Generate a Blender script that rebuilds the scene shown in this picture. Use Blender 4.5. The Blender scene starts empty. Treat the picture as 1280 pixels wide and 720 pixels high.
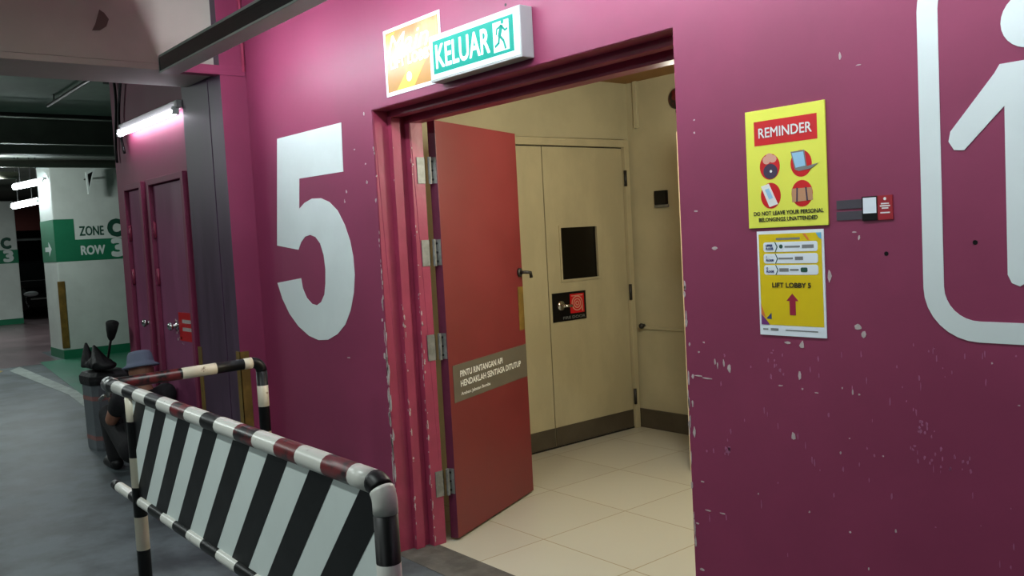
import bpy, bmesh, math, random
from mathutils import Vector, Matrix
random.seed(7)
S = bpy.context.scene
COL = S.collection
R = math.radians

# ------------------------------------------------------------------ camera
F_PX, ROLL, PITCH, YAW = 1109.05, -0.05360523, -0.06025574, 0.88112792
EYE = Vector((0, 0, 1.55))
_cy, _sy, _cp, _sp = math.cos(YAW), math.sin(YAW), math.cos(PITCH), math.sin(PITCH)
FW = Vector((-_sy*_cp, _cy*_cp, _sp)); _r = Vector((_cy, _sy, 0)); _u = _r.cross(FW)
RT = _r*math.cos(ROLL) + _u*math.sin(ROLL); UP = -_r*math.sin(ROLL) + _u*math.cos(ROLL)
cd = bpy.data.cameras.new('camera'); cam = bpy.data.objects.new('camera', cd); COL.objects.link(cam)
cam.matrix_world = Matrix(((RT.x, UP.x, -FW.x, EYE.x), (RT.y, UP.y, -FW.y, EYE.y), (RT.z, UP.z, -FW.z, EYE.z), (0, 0, 0, 1)))
cd.sensor_width = 36; cd.lens = F_PX/1280*36; cd.clip_start = .05; cd.clip_end = 200
S.camera = cam

def at(ax, val, x, y):
    """point of the place on the plane axis=val seen at pixel x, y"""
    d = FW + RT*((x-640)/F_PX) - UP*((y-360)/F_PX)
    i = 'xyz'.index(ax); t = (val-EYE[i])/d[i]
    return EYE + d*t

# ------------------------------------------------------------------ materials
def lin(c): return tuple(((v/255)/12.92 if v/255 <= .04045 else ((v/255+.055)/1.055)**2.4) for v in c)
MATS = {}
def mat(name, rgb, rough=.5, metal=0, var=0, vscale=3, bump=0, bscale=40, emit=0, spec=.5, rgb2=None, stretch=(1, 1, 1), lo=.42, hi=.62):
    m = bpy.data.materials.new(name); m.use_nodes = True; nt = m.node_tree; N = nt.nodes; Lk = nt.links
    b = N['Principled BSDF']; c = (*lin(rgb), 1)
    b.inputs['Base Color'].default_value = c; b.inputs['Roughness'].default_value = rough
    b.inputs['Metallic'].default_value = metal; b.inputs['Specular IOR Level'].default_value = spec
    if emit:
        b.inputs['Emission Color'].default_value = c; b.inputs['Emission Strength'].default_value = emit
    if var or bump or rgb2:
        tc = N.new('ShaderNodeTexCoord'); mp = N.new('ShaderNodeMapping'); mp.inputs['Scale'].default_value = stretch
        Lk.new(tc.outputs['Object'], mp.inputs['Vector'])
    if var or rgb2:
        n = N.new('ShaderNodeTexNoise'); n.inputs['Scale'].default_value = vscale; n.inputs['Detail'].default_value = 6; n.inputs['Roughness'].default_value = .6
        Lk.new(mp.outputs['Vector'], n.inputs['Vector'])
        cr = N.new('ShaderNodeValToRGB'); e = cr.color_ramp.elements
        e[0].position = lo; e[1].position = hi
        c2 = (*lin(rgb2), 1) if rgb2 else tuple(v*(1-var) for v in c[:3])+(1,)
        e[0].color = c2; e[1].color = c
        Lk.new(n.outputs['Fac'], cr.inputs['Fac']); Lk.new(cr.outputs['Color'], b.inputs['Base Color'])
        mr = N.new('ShaderNodeMapRange'); mr.inputs['To Min'].default_value = max(.03, rough-.08); mr.inputs['To Max'].default_value = min(1, rough+.1)
        Lk.new(n.outputs['Fac'], mr.inputs['Value']); Lk.new(mr.outputs['Result'], b.inputs['Roughness'])
    if bump:
        n2 = N.new('ShaderNodeTexNoise'); n2.inputs['Scale'].default_value = bscale; n2.inputs['Detail'].default_value = 5
        Lk.new(mp.outputs['Vector'], n2.inputs['Vector'])
        bp = N.new('ShaderNodeBump'); bp.inputs['Strength'].default_value = bump; bp.inputs['Distance'].default_value = .01
        Lk.new(n2.outputs['Fac'], bp.inputs['Height']); Lk.new(bp.outputs['Normal'], b.inputs['Normal'])
    MATS[name] = m; return m

MAG = mat('magenta_enamel', (134, 47, 81), .52, var=.10, vscale=2.2, bump=.10, bscale=9)
MAGF = mat('magenta_frame', (156, 56, 84), .38, var=.16, vscale=6, bump=.12, bscale=25)
MAGD = mat('magenta_service_door', (146, 74, 112), .42, var=.14, vscale=2, stretch=(4, 4, .6))
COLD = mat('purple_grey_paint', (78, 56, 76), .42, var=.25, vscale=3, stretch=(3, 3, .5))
RED = mat('fire_door_red', (116, 38, 42), .42, var=.10, vscale=2.5, bump=.04, bscale=12)
REDE = mat('fire_door_edge', (96, 34, 60), .45, var=.2, vscale=12)
CREAM = mat('cream_paint', (190, 183, 150), .48, var=.10, vscale=2.5, bump=.04, bscale=14)
CREAMD = mat('cream_door_paint', (192, 183, 148), .42, var=.12, vscale=1.8, stretch=(2, 2, 1))
KICK = mat('brown_kick_plate', (84, 76, 62), .45, var=.2, vscale=5)
GAP = mat('door_gap_shadow_black', (26, 22, 16), .8)
TIMB = mat('pale_timber_edge', (214, 196, 160), .6, var=.18, vscale=14, stretch=(3, 3, .6))
OCHRE = mat('ochre_ceiling', (150, 106, 54), .6, var=.1)
CONC = mat('grey_concrete', (96, 106, 109), .5, rgb2=(56, 63, 66), vscale=2.6, bump=.08, bscale=22, lo=.40, hi=.60)
CONCD = mat('dark_threshold_concrete', (92, 90, 84), .6, var=.4, vscale=9, bump=.2, bscale=30)
CEIL = mat('garage_ceiling_paint', (142, 158, 146), .8, var=.25, vscale=1.2)
BEAM = mat('off_white_beam', (184, 174, 162), .7, var=.10, vscale=1.5)
STAIN = mat('brown_stain', (92, 72, 64), .7)
PILL = mat('white_pillar_paint', (206, 214, 208), .55, var=.10, vscale=2)
GREEN = mat('green_band_paint', (22, 118, 82), .5, var=.12, vscale=3)
DGREEN = mat('dark_green_lettering', (24, 74, 58), .5)
FGREEN = mat('green_floor_paint', (44, 120, 92), .45, var=.2, vscale=2)
FPURP = mat('mauve_floor_coating', (122, 104, 108), .3, var=.25, vscale=1.4)
WHITE = mat('white_paint', (214, 224, 220), .5, var=.05, vscale=3)
WLINE = mat('white_floor_line', (176, 186, 180), .55, var=.3, vscale=6)
YLINE = mat('yellow_floor_line', (190, 160, 60), .55, var=.3, vscale=6)
BRASS = mat('yellow_guard', (132, 104, 44), .5, metal=.2, var=.35, vscale=9)
BLACK = mat('black_paint', (11, 11, 12), .4, var=.3, vscale=9, spec=.3)
STEEL = mat('steel', (150, 152, 150), .35, metal=.9, var=.2, vscale=20)
GALV = mat('dull_galvanised', (138, 140, 136), .5, metal=.45, var=.3, vscale=24)
CHROME = mat('chrome', (200, 200, 196), .15, metal=1)
TROUGH = mat('grey_luminaire_housing', (160, 168, 160), .42, var=.08, vscale=3)
TROUGHD = mat('dark_luminaire_side', (44, 46, 46), .25)
DARKM = mat('dark_metal', (34, 33, 32), .5)
DUCT = mat('dark_green_duct', (74, 84, 74), .6, var=.2, vscale=3)
PIPE = mat('grey_pipe', (128, 128, 116), .5, var=.15, vscale=4)
GLASSD = mat('dark_door_glass', (12, 12, 10), .08)
PLATE = mat('grey_label_plate', (98, 92, 80), .42, var=.1, vscale=8)
TXTW = mat('white_lettering', (226, 228, 222), .5)
TXTB = mat('black_lettering', (24, 24, 22), .5)
TXTN = mat('navy_lettering', (46, 60, 120), .5)
SIGNR = mat('sign_red', (200, 22, 30), .35)
SIGNY = mat('sign_yellow', (226, 228, 84), .35)
POSY = mat('poster_yellow', (224, 196, 26), .3, var=.05, vscale=4)
POSW = mat('poster_white', (226, 234, 238), .3)
POSO = mat('poster_gold', (176, 124, 36), .3, var=.12, vscale=5)
POSG = mat('poster_light_yellow', (206, 172, 46), .3)
POSP = mat('poster_pale_gradient', (200, 166, 110), .3, rgb2=(170, 116, 58), vscale=5)
POSB = mat('poster_sky_blue', (110, 180, 214), .3)
MAROON = mat('arrow_maroon', (150, 30, 60), .4)
PURPLE = mat('poster_purple', (112, 50, 120), .4)
ORANGE = mat('poster_orange', (214, 120, 60), .4)
GREY = mat('print_grey', (120, 122, 120), .5)
SKYB = mat('print_light_blue', (150, 196, 222), .4)
SKIN2 = mat('print_pink', (214, 160, 140), .5)
TANP = mat('print_tan', (186, 138, 100), .5)
DPURP = mat('print_dark_purple', (58, 44, 70), .5)
CHIP = mat('chipped_paint_white', (190, 176, 172), .7, var=.2, vscale=60)
CHIPP = mat('scuff_pink', (164, 96, 130), .6, var=.2, vscale=50)
VELC = mat('grey_velcro', (66, 62, 68), .85)
TAGR = mat('tag_red', (150, 30, 40), .4)
TEAL = mat('lit_green_sign', (0, 118, 104), .5, emit=.8, spec=.12)
LITW = mat('lit_white_sign', (200, 244, 236), .4, emit=.4)
SIGNB = mat('sign_box_white', (160, 162, 160), .45)
BIN = mat('grey_bin', (98, 104, 108), .5, var=.15, vscale=6)
BINS = mat('faded_red_stripe', (140, 98, 94), .6, var=.25, vscale=12)
BAG = mat('black_plastic', (13, 13, 14), .6, bump=.9, bscale=22)
BRIS = mat('black_bristle', (18, 20, 18), .9)
CAR = mat('black_car_paint', (12, 12, 14), .12)
CGLASS = mat('car_glass', (8, 9, 10), .05)
RUB = mat('rubber', (16, 16, 16), .8)
LAMP = mat('car_headlamp', (220, 224, 226), .1)
SKIN = mat('skin', (150, 104, 82), .55)
CLOTH = mat('black_clothing', (20, 19, 22), .85, bump=.2, bscale=60)
HAT = mat('blue_grey_hat', (112, 122, 142), .85, bump=.2, bscale=120)
SHOE = mat('black_shoe', (16, 15, 15), .5)
FARW = mat('far_wall_dark', (58, 58, 56), .8, var=.3, vscale=1)
REDB = mat('far_red_panel', (96, 40, 36), .7)
CABLE = mat('black_cable', (14, 12, 14), .6)
WEAR = mat('worn_red_undercoat', (104, 30, 34), .35, rgb2=(22, 18, 20), vscale=16, lo=.44, hi=.54)
RAILW = mat('white_rail_paint', (208, 208, 200), .3, rgb2=(150, 140, 132), vscale=22, lo=.28, hi=.36)
RAILC = mat('cream_rail_paint', (214, 206, 184), .35, rgb2=(120, 96, 70), vscale=18, lo=.28, hi=.34)
TUBE = mat('fluorescent_tube', (236, 244, 255), .4, emit=100)
TUBEB = mat('boosted_fluorescent_tube', (236, 244, 255), .4, emit=115)  # emission raised on the right-hand tubes to brighten the wall there
TUBE2 = mat('service_tube', (246, 240, 255), .4, emit=20)
TUBE3 = mat('far_tube', (236, 250, 255), .4, emit=40)

# tiled lobby floor
def tile_mat():
    m = bpy.data.materials.new('cream_floor_tile'); m.use_nodes = True; nt = m.node_tree; N = nt.nodes; L = nt.links
    b = N['Principled BSDF']; b.inputs['Roughness'].default_value = .3
    tc = N.new('ShaderNodeTexCoord'); mp = N.new('ShaderNodeMapping'); mp.inputs['Location'].default_value = (3.347, -2.88, 0)
    br = N.new('ShaderNodeTexBrick'); br.offset = 0; br.inputs['Scale'].default_value = 1
    br.inputs['Brick Width'].default_value = .606; br.inputs['Row Height'].default_value = .6; br.inputs['Mortar Size'].default_value = .004; br.inputs['Mortar Smooth'].default_value = .2
    br.inputs['Color1'].default_value = (*lin((184, 181, 163)), 1); br.inputs['Color2'].default_value = (*lin((177, 173, 155)), 1); br.inputs['Mortar'].default_value = (*lin((146, 132, 100)), 1)
    L.new(tc.outputs['Object'], mp.inputs['Vector']); L.new(mp.outputs['Vector'], br.inputs['Vector']); L.new(br.outputs['Color'], b.inputs['Base Color'])
    return m
TILE = tile_mat()

# ------------------------------------------------------------------ mesh building
WM = {}          # where each object stands
class MB:
    def __init__(s): s.v = []; s.f = []; s.mi = []; s.m = 0
    def add(s, vs, fs):
        o = len(s.v); s.v += [Vector(v) for v in vs]; s.f += [[i+o for i in f] for f in fs]; s.mi += [s.m]*len(fs)
    def box(s, x0, x1, y0, y1, z0, z1):
        s.add([(x, y, z) for x in (x0, x1) for y in (y0, y1) for z in (z0, z1)],
              [(0, 1, 3, 2), (4, 6, 7, 5), (0, 4, 5, 1), (2, 3, 7, 6), (0, 2, 6, 4), (1, 5, 7, 3)]); return s
    def fbox(s, fr, a0, a1, b0, b1, c0, c1):
        s.add([fr(a, b, c) for a in (a0, a1) for b in (b0, b1) for c in (c0, c1)],
              [(0, 1, 3, 2), (4, 6, 7, 5), (0, 4, 5, 1), (2, 3, 7, 6), (0, 2, 6, 4), (1, 5, 7, 3)]); return s
    def prism(s, fr, pts, c0, c1):
        n = len(pts); vs = [fr(a, b, c1) for a, b in pts]+[fr(a, b, c0) for a, b in pts]
        s.add(vs, [list(range(n)), list(range(2*n-1, n-1, -1))]+[(i, i+n, (i+1) % n+n, (i+1) % n) for i in range(n)]); return s
    def ring(s, fr, po, pi, c0, c1):
        n = len(po); vs = [fr(*p, c1) for p in po]+[fr(*p, c1) for p in pi]+[fr(*p, c0) for p in po]+[fr(*p, c0) for p in pi]
        fs = []
        for i in range(n):
            j = (i+1) % n
            fs += [(i, j, n+j, n+i), (2*n+i, 3*n+i, 3*n+j, 2*n+j), (i, 2*n+i, 2*n+j, j), (n+i, n+j, 3*n+j, 3*n+i)]
        s.add(vs, fs); return s
    def tube(s, pts, r, seg=14, cap=True):
        pts = [Vector(p) for p in pts]; n = len(pts); rr = r if isinstance(r, (list, tuple)) else [r]*n
        vs = []; prev = None
        for i, p in enumerate(pts):
            t = (pts[min(i+1, n-1)]-pts[max(i-1, 0)]).normalized()
            if prev is None: a = Vector((0, 0, 1)) if abs(t.z) < .9 else Vector((1, 0, 0))
            else: a = prev
            u = (a - t*a.dot(t)).normalized(); w = t.cross(u); prev = u
            vs += [p+(u*math.cos(2*math.pi*k/seg)+w*math.sin(2*math.pi*k/seg))*rr[i] for k in range(seg)]
        fs = [(i*seg+k, i*seg+(k+1) % seg, (i+1)*seg+(k+1) % seg, (i+1)*seg+k) for i in range(n-1) for k in range(seg)]
        if cap: fs += [list(range(seg-1, -1, -1)), [(n-1)*seg+k for k in range(seg)]]
        s.add(vs, fs); return s
    def ball(s, c, rx, ry=None, rz=None, seg=16, rings=10, rot=None):
        ry = ry or rx; rz = rz or rx; c = Vector(c); vs = []
        for i in range(rings+1):
            th = math.pi*i/rings
            for k in range(seg):
                ph = 2*math.pi*k/seg; q = Vector((rx*math.sin(th)*math.cos(ph), ry*math.sin(th)*math.sin(ph), rz*math.cos(th)))
                vs.append(c+(rot @ q if rot else q))
        s.add(vs, [(i*seg+k, (i+1)*seg+k, (i+1)*seg+(k+1) % seg, i*seg+(k+1) % seg) for i in range(rings) for k in range(seg)]); return s
    def build(s, name, m, parent=None, smooth=False, bevel=0):
        me = bpy.data.meshes.new(name)
        inv = WM[parent.name].inverted() if parent else Matrix()
        me.from_pydata([inv @ v for v in s.v], [], s.f)
        ms = m if isinstance(m, (list, tuple)) else [m]
        for q in ms: me.materials.append(q)
        if len(ms) > 1: me.polygons.foreach_set('material_index', s.mi)
        bm = bmesh.new(); bm.from_mesh(me); bmesh.ops.remove_doubles(bm, verts=bm.verts, dist=1e-6)
        bmesh.ops.recalc_face_normals(bm, faces=bm.faces)
        if bevel:
            bmesh.ops.bevel(bm, geom=[e for e in bm.edges if len(e.link_faces) == 2 and e.calc_face_angle(0) > .5], offset=bevel, segments=2, affect='EDGES', profile=.6)
        bm.to_mesh(me); bm.free()
        if smooth:
            for p in me.polygons: p.use_smooth = True
        o = bpy.data.objects.new(name, me); COL.objects.link(o)
        if parent: o.parent = parent
        WM[o.name] = WM[parent.name] if parent else Matrix()
        return o

def frame(o, u, v):
    o, u, v = Vector(o), Vector(u).normalized(), Vector(v).normalized(); n = u.cross(v)
    return lambda a, b, c=0: o+u*a+v*b+n*c
def wallf(y): return frame((0, y, 0), (1, 0, 0), (0, 0, 1))     # faces -Y; a = x, b = z
def sidef(x): return frame((x, 0, 0), (0, 1, 0), (0, 0, 1))      # faces +X; a = y, b = z

def empty(name, loc, rz=0):
    o = bpy.data.objects.new(name, None); COL.objects.link(o); o.empty_display_size = .1
    o.matrix_world = Matrix.Translation(Vector(loc)) @ Matrix.Rotation(rz, 4, 'Z')
    o.location = loc; o.rotation_euler = (0, 0, rz); WM[o.name] = o.matrix_world.copy(); return o
def tag(o, label=None, cat=None, group=None, kind=None):
    if label: o['label'] = label
    if cat: o['category'] = cat
    if group: o['group'] = group
    if kind: o['kind'] = kind
    return o
def struct(name, mb, m, label, cat, bevel=0, smooth=False): return tag(mb.build(name, m, None, smooth, bevel), label, cat, kind='structure')

def text_geo(txt, bold=0, shear=0, extr=.0, spacing=1):
    c = bpy.data.curves.new('lettering', 'FONT'); c.body = txt; c.shear = shear; c.space_character = spacing; c.align_x = 'LEFT'
    c.resolution_u = 3
    o = bpy.data.objects.new('lettering', c); COL.objects.link(o)
    dg = bpy.context.evaluated_depsgraph_get(); dg.update()
    me = bpy.data.meshes.new_from_object(o.evaluated_get(dg))
    vs = [(v.co.x, v.co.y) for v in me.vertices]; fs = [list(p.vertices) for p in me.polygons]
    bpy.data.objects.remove(o); bpy.data.curves.remove(c); bpy.data.meshes.remove(me)
    return vs, fs
def put_text(mb, fr, txt, a0, a1, b0, b1, c, **k):
    """fits the text into the rectangle a0..a1 x b0..b1 of the frame"""
    bold = k.pop('bold', 0)
    vs, fs = text_geo(txt, **k)
    xs = [v[0] for v in vs]; ys = [v[1] for v in vs]; x0, x1, y0, y1 = min(xs), max(xs), min(ys), max(ys)
    w = bold*(b1-b0)*2.2          # stroke thickening
    for i, (dx, dy) in enumerate(((0, 0), (-w, 0), (w, 0), (0, w), (0, -w), (w*.7, w*.7), (-w*.7, w*.7), (w*.7, -w*.7), (-w*.7, -w*.7)) if bold else ((0, 0),)):
        mb.add([fr(a0+w+(x-x0)/(x1-x0)*(a1-a0-2*w)+dx, b0+w+(y-y0)/(y1-y0)*(b1-b0-2*w)+dy, c+.00008*i) for x, y in vs], fs)
def rrect(a0, a1, b0, b1, r, n=8):
    p = []
    for cx, cy, s in ((a1-r, b1-r, 0), (a0+r, b1-r, 90), (a0+r, b0+r, 180), (a1-r, b0+r, 270)):
        p += [(cx+r*math.cos(R(s+90*i/n)), cy+r*math.sin(R(s+90*i/n))) for i in range(n+1)]
    return p
def circ(cx, cy, rx, ry=None, n=28): return [(cx+rx*math.cos(2*math.pi*i/n), cy+(ry or rx)*math.sin(2*math.pi*i/n)) for i in range(n)]

# ------------------------------------------------------------------ the setting
YW = 2.27; ZC = 3.45
XL, XR, ZT = -3.745, -1.872, 2.185          # doorway in the magenta wall
mbf = MB(); mbf.box(-46, 4, -9, YW+.2, -.1, 0); mbf.box(-46, -7.5, YW+.2, 14, -.1, 0)
floor = struct('floor', mbf, CONC, 'worn grey concrete floor of the car park', 'floor')
struct('floor_lobby', MB().box(-4.9, -1.4, YW+.2, 5.3, -.1, 0.0), TILE, 'cream tiled floor of the lift lobby behind the doorway', 'floor')
MB().box(XL+.0, XR, YW-.02, YW+.2, -.02, .002).build('threshold', CONCD, floor)
# markings painted on the floor
def floor_poly(name, px, m, z=.003):
    P = [at('z', 0, *p) for p in px]; fr = frame((0, 0, 0), (1, 0, 0), (0, 1, 0))
    return MB().prism(fr, [(p.x, p.y) for p in P], z-.002, z).build(name, m, floor)
MB().prism(frame((0, 0, 0), (1, 0, 0), (0, 1, 0)), [(-45, -8), (-15.6, -8), (-14.6, 2.9), (-14.9, 3.2), (-16.5, 3.3), (-16.5, 13), (-45, 13)], .0005, .002).build('coated_patch', FPURP, floor)
g = MB().prism(frame((0, 0, 0), (1, 0, 0), (0, 1, 0)), [(-14.9, 2.95), (-11.2, 2.58), (-8.6, 2.32), (-7.9, 2.25), (-7.9, 5), (-14.9, 5)], .001, .003).build('painted_bay', FGREEN, floor)
MB().prism(frame((0, 0, 0), (1, 0, 0), (0, 1, 0)), [(-14.6, 2.62), (-14.2, 2.42), (-11.0, 2.44), (-8.4, 2.22), (-8.0, 2.14), (-7.9, 2.25), (-8.6, 2.32), (-11.2, 2.58)], .001, .0032).build('bay_line', WLINE, floor)
MB().prism(frame((0, 0, 0), (1, 0, 0), (0, 1, 0)), [(-15.6, 1.9), (-15.0, 1.8), (-13.9, 2.18), (-14.3, 2.36)], .001, .003).build('bay_line', YLINE, floor)

# main magenta wall with the doorway
fw = wallf(YW)
w = MB()
XCOL = -5.17
w.box(-5.9, XL, YW, YW+.2, 0, ZC); w.box(XR, 4, YW, YW+.2, 0, ZC); w.box(XL, XR, YW, YW+.2, ZT, ZC)
wall = struct('wall_front', w, MAG, 'magenta painted wall with the doorway to the lift lobby', 'wall')

def chip_poly(mb, fr, a, b, wd, ht, c=.0012, n=7):
    k = random.random()*6.28
    pts = [(a+wd/2*math.cos(k+2*math.pi*i/n)*random.uniform(.45, 1.1), b+ht/2*math.sin(k+2*math.pi*i/n)*random.uniform(.45, 1.1)) for i in range(n)]
    # order by angle round the centre
    pts.sort(key=lambda p: math.atan2(p[1]-b, p[0]-a)); mb.prism(fr, pts, 0, c)
ch = MB(); sc = MB()
for px, py, wd, ht in [(992, 546, 8, 15), (1003, 432, 6, 12), (1000, 470, 4, 16), (1073, 409, 9, 10), (1080, 418, 6, 10), (1037, 345, 7, 18), (1068, 290, 5, 3), (1074, 297, 2, 8),
                       (912, 460, 6, 20), (905, 455, 3, 12), (894, 453, 2, 12), (897, 457, 2, 9), (874, 470, 12, 2), (884, 473, 14, 2), (976, 482, 6, 2), (1003, 486, 3, 3),
                       (1021, 491, 5, 2), (1053, 485, 2, 3), (1066, 490, 2, 9), (1074, 493, 3, 3), (1051, 566, 2, 4), (1062, 548, 2, 2), (1104, 570, 2, 3), (878, 602, 6, 2), (885, 638, 12, 2),
                       (904, 642, 8, 2), (872, 654, 5, 3), (1063, 665, 3, 3), (1086, 711, 2, 8), (1120, 664, 2, 7), (878, 712, 6, 4), (868, 166, 3, 3), (868, 150, 3, 3), (870, 264, 5, 3), (893, 310, 8, 5),
                       (874, 440, 3, 3), (985, 428, 8, 4), (880, 428, 3, 3), (1240, 454, 2, 3), (1274, 507, 3, 3), (1074, 81, 8, 2), (1050, 71, 3, 12), (1012, 640, 3, 3), (948, 617, 2, 3),
                       (455, 142, 3, 6), (443, 187, 3, 3), (457, 205, 3, 3), (433, 240, 3, 5), (431, 252, 2, 6), (459, 228, 4, 6), (470, 250, 3, 7), (471, 220, 3, 3), (436, 447, 6, 2), (301, 409, 3, 3),
                       (478, 400, 3, 8), (481, 445, 4, 14), (486, 466, 5, 30), (489, 505, 5, 30), (492, 545, 5, 24), (494, 590, 5, 30), (483, 420, 3, 16), (496, 640, 4, 30), (474, 300, 2, 6), (477, 340, 2, 10), (479, 372, 2, 8),
                       (862, 430, 3, 6), (866, 505, 3, 10), (868, 540, 4, 14), (866, 470, 3, 10)]:
    p = at('y', YW, px, py); s = (p-EYE).dot(FW)/F_PX
    chip_poly(ch, fw, p.x, p.z, wd*s*1.3, ht*s)
for i in range(75):
    z = random.choice([random.uniform(.02, 1.35), random.uniform(.02, 1.0), random.uniform(.3, 2.1)])
    chip_poly(ch, fw, XL-random.uniform(-.002, .012 if z < 1.3 else .005), z, random.uniform(.004, .016), random.uniform(.015, .09 if z < 1.3 else .03))
    if i % 3 == 0: chip_poly(ch, fw, XR+random.uniform(-.001, .006), z, random.uniform(.004, .012), random.uniform(.01, .06))
for i in range(70):
    px, py = random.uniform(880, 1275), random.choice([random.uniform(440, 715), random.uniform(430, 600)])
    p = at('y', YW, px, py); s = (p-EYE).dot(FW)/F_PX
    chip_poly(sc, fw, p.x, p.z, random.uniform(1, 3)*s, random.uniform(2, 14)*s, .0008)
for px, py, wd, ht in [(970, 455, 24, 40), (1160, 570, 40, 24), (1200, 580, 26, 20), (1155, 535, 14, 20), (910, 560, 10, 20)]:
    p = at('y', YW, px, py); s = (p-EYE).dot(FW)/F_PX
    for q in range(10): chip_poly(sc, fw, p.x+random.uniform(-.5, .5)*wd*s, p.z+random.uniform(-.5, .5)*ht*s, random.uniform(2, 5)*s, random.uniform(3, 8)*s, .0008)
tag(ch.build('chipped_paint', CHIP, wall), kind='stuff')
tag(sc.build('scuff_marks', CHIPP, wall), kind='stuff')
hol = MB()
for px, py in [(1219, 303), (1108, 317), (575, 40), (590, 33), (548, 22), (632, 6)]:
    p = at('y', YW, px, py); hol.prism(fw, circ(p.x, p.z, .006, n=10), 0, .001)
hol.build('plug_hole', BLACK, wall)

# big painted 5
five = [(105, 98), (285, 52), (291, 190), (167, 210), (167, 295), (182, 278), (203, 266), (228, 265), (252, 276), (275, 300), (295, 340), (310, 385), (319, 430), (323, 480), (321, 530), (312, 580), (297, 620), (275, 647),
        (248, 663), (222, 664), (195, 652), (165, 625), (140, 590), (120, 548), (106, 503), (172, 490), (177, 518), (188, 545), (203, 562), (217, 566), (229, 557), (238, 536), (241, 505), (241, 465), (236, 425), (226, 392),
        (213, 374), (198, 368), (184, 373), (173, 388), (165, 410), (105, 398)]
P5 = [at('y', YW, 300+x*.4444, 130+y*.4444) for x, y in five]
tag(MB().prism(fw, [(p.x, p.z) for p in P5], -.001, .0018).build('painted_number', WHITE, wall), 'large white painted number 5')
# pictogram of a standing figure in a rounded frame
pic = MB(); xc = -.82
pic.ring(fw, rrect(xc-.265, xc+.265, 1.222, 2.19, .135), rrect(xc-.265+.052, xc+.265-.052, 1.274, 2.138, .085), -.001, .0018)
pic.prism(fw, circ(xc, 1.984, .066), -.001, .0018)
body = [(-.070, 1.891), (.070, 1.891), (.082, 1.872), (.188, 1.746), (.193, 1.722), (.180, 1.700), (.156, 1.697), (.061, 1.792), (.061, 1.390), (.052, 1.370), (.034, 1.362), (.018, 1.372), (.010, 1.390), (.010, 1.60),
        (-.010, 1.60), (-.010, 1.390), (-.018, 1.372), (-.034, 1.362), (-.052, 1.370), (-.061, 1.390), (-.061, 1.792), (-.156, 1.697), (-.180, 1.700), (-.193, 1.722), (-.188, 1.746), (-.082, 1.872)]
pic.prism(fw, [(xc+a, b) for a, b in body], -.001, .0018)
tag(pic.build('painted_pictogram', WHITE, wall), 'white painted standing figure in a rounded frame')

# steel frame lining the doorway
df = MB()
for (y0, y1, a) in ((2.355, 2.405, .035), (2.405, 2.44, .018), (2.44, 2.515, .062), (2.273, 2.355, .004)):
    df.box(XL-.02, XL+a, y0, y1, 0, ZT+.02); df.box(XR-a, XR+.02, y0, y1, 0, ZT+.02); df.box(XL+a, XR-a, y0, y1, ZT-a, ZT+.02)
doorframe = struct('trim_1', df, MAGF, 'magenta stepped steel frame lining the lobby doorway', 'door frame', bevel=.003)
dc = MB()
for i in range(110):
    z = random.uniform(.02, 1.3) if i % 3 else random.uniform(.02, 2.1)
    y, a = random.choice([(2.355, .035), (2.44, .062), (2.44, .062)])
    h = random.uniform(.005, .04 if z < 1.2 else .015)
    if i % 2: chip_poly(dc, wallf(y), XL+a-random.uniform(.001, .007), z, random.uniform(.003, .010), h)
    else: chip_poly(dc, sidef(XL+a), y+random.uniform(.001, .010), z, random.uniform(.003, .012), h)
tag(dc.build('chipped_paint', CHIP, doorframe), kind='stuff')

# column, beam, service wall
YCF = 2.11
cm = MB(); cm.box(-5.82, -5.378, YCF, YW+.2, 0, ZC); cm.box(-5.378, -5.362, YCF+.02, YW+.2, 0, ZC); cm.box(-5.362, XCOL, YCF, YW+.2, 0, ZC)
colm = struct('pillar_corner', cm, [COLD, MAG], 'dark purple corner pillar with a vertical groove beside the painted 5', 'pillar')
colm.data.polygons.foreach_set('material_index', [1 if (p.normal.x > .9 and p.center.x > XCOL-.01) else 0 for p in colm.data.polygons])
gm = MB(); gm.box(-5.225, XCOL+.004, YCF-.004, YCF, 0, .93); gm.box(XCOL, XCOL+.004, YCF-.004, YCF+.055, 0, .93)
tag(gm.build('corner_guard', BRASS, colm), 'yellow corner guard')
gm = MB(); gm.box(-5.86, -5.80, YCF-.004, YCF, 0, .92)
tag(gm.build('corner_guard', BRASS, colm), 'faded yellow guard strip')
bm_ = MB(); bm_.box(-5.72, -5.25, -8, YCF, 2.64, ZC)
beam = struct('beam', bm_, BEAM, 'off-white concrete beam crossing over the car park', 'beam')
st = MB(); fb = sidef(-5.25)
pts = [at('x', -5.25, x, y) for x, y in [(119, 30), (124, 12), (130, 16), (136, 24), (133, 33), (125, 38), (115, 38)]]
st.prism(fb, [(p.y, p.z) for p in pts], 0, .002); st.build('stain', STAIN, beam)
tr = MB(); tr.box(-5.72, -5.235, -8, YCF-.001, 2.60, 2.636)
struct('trim_2', tr, BEAM, 'pale flat soffit strip under the beam', 'trim', bevel=.003)
lg = MB(); lg.box(XCOL-.06, XCOL+.012, 1.86, 2.265, 2.585, 2.605); lg.box(XCOL, XCOL+.012, 1.86, 2.265, 2.585, 2.64)
struct('trim_3', lg, MAG, 'magenta steel angle ledge under the beam end', 'trim', bevel=.002)
struct('trim_4', MB().tube([(XCOL+.012, 2.255, 2.61), (XCOL+.012, 2.255, ZC)], .011), MAGF, 'thin magenta conduit rising from the ledge up the corner', 'conduit', smooth=True)

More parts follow.
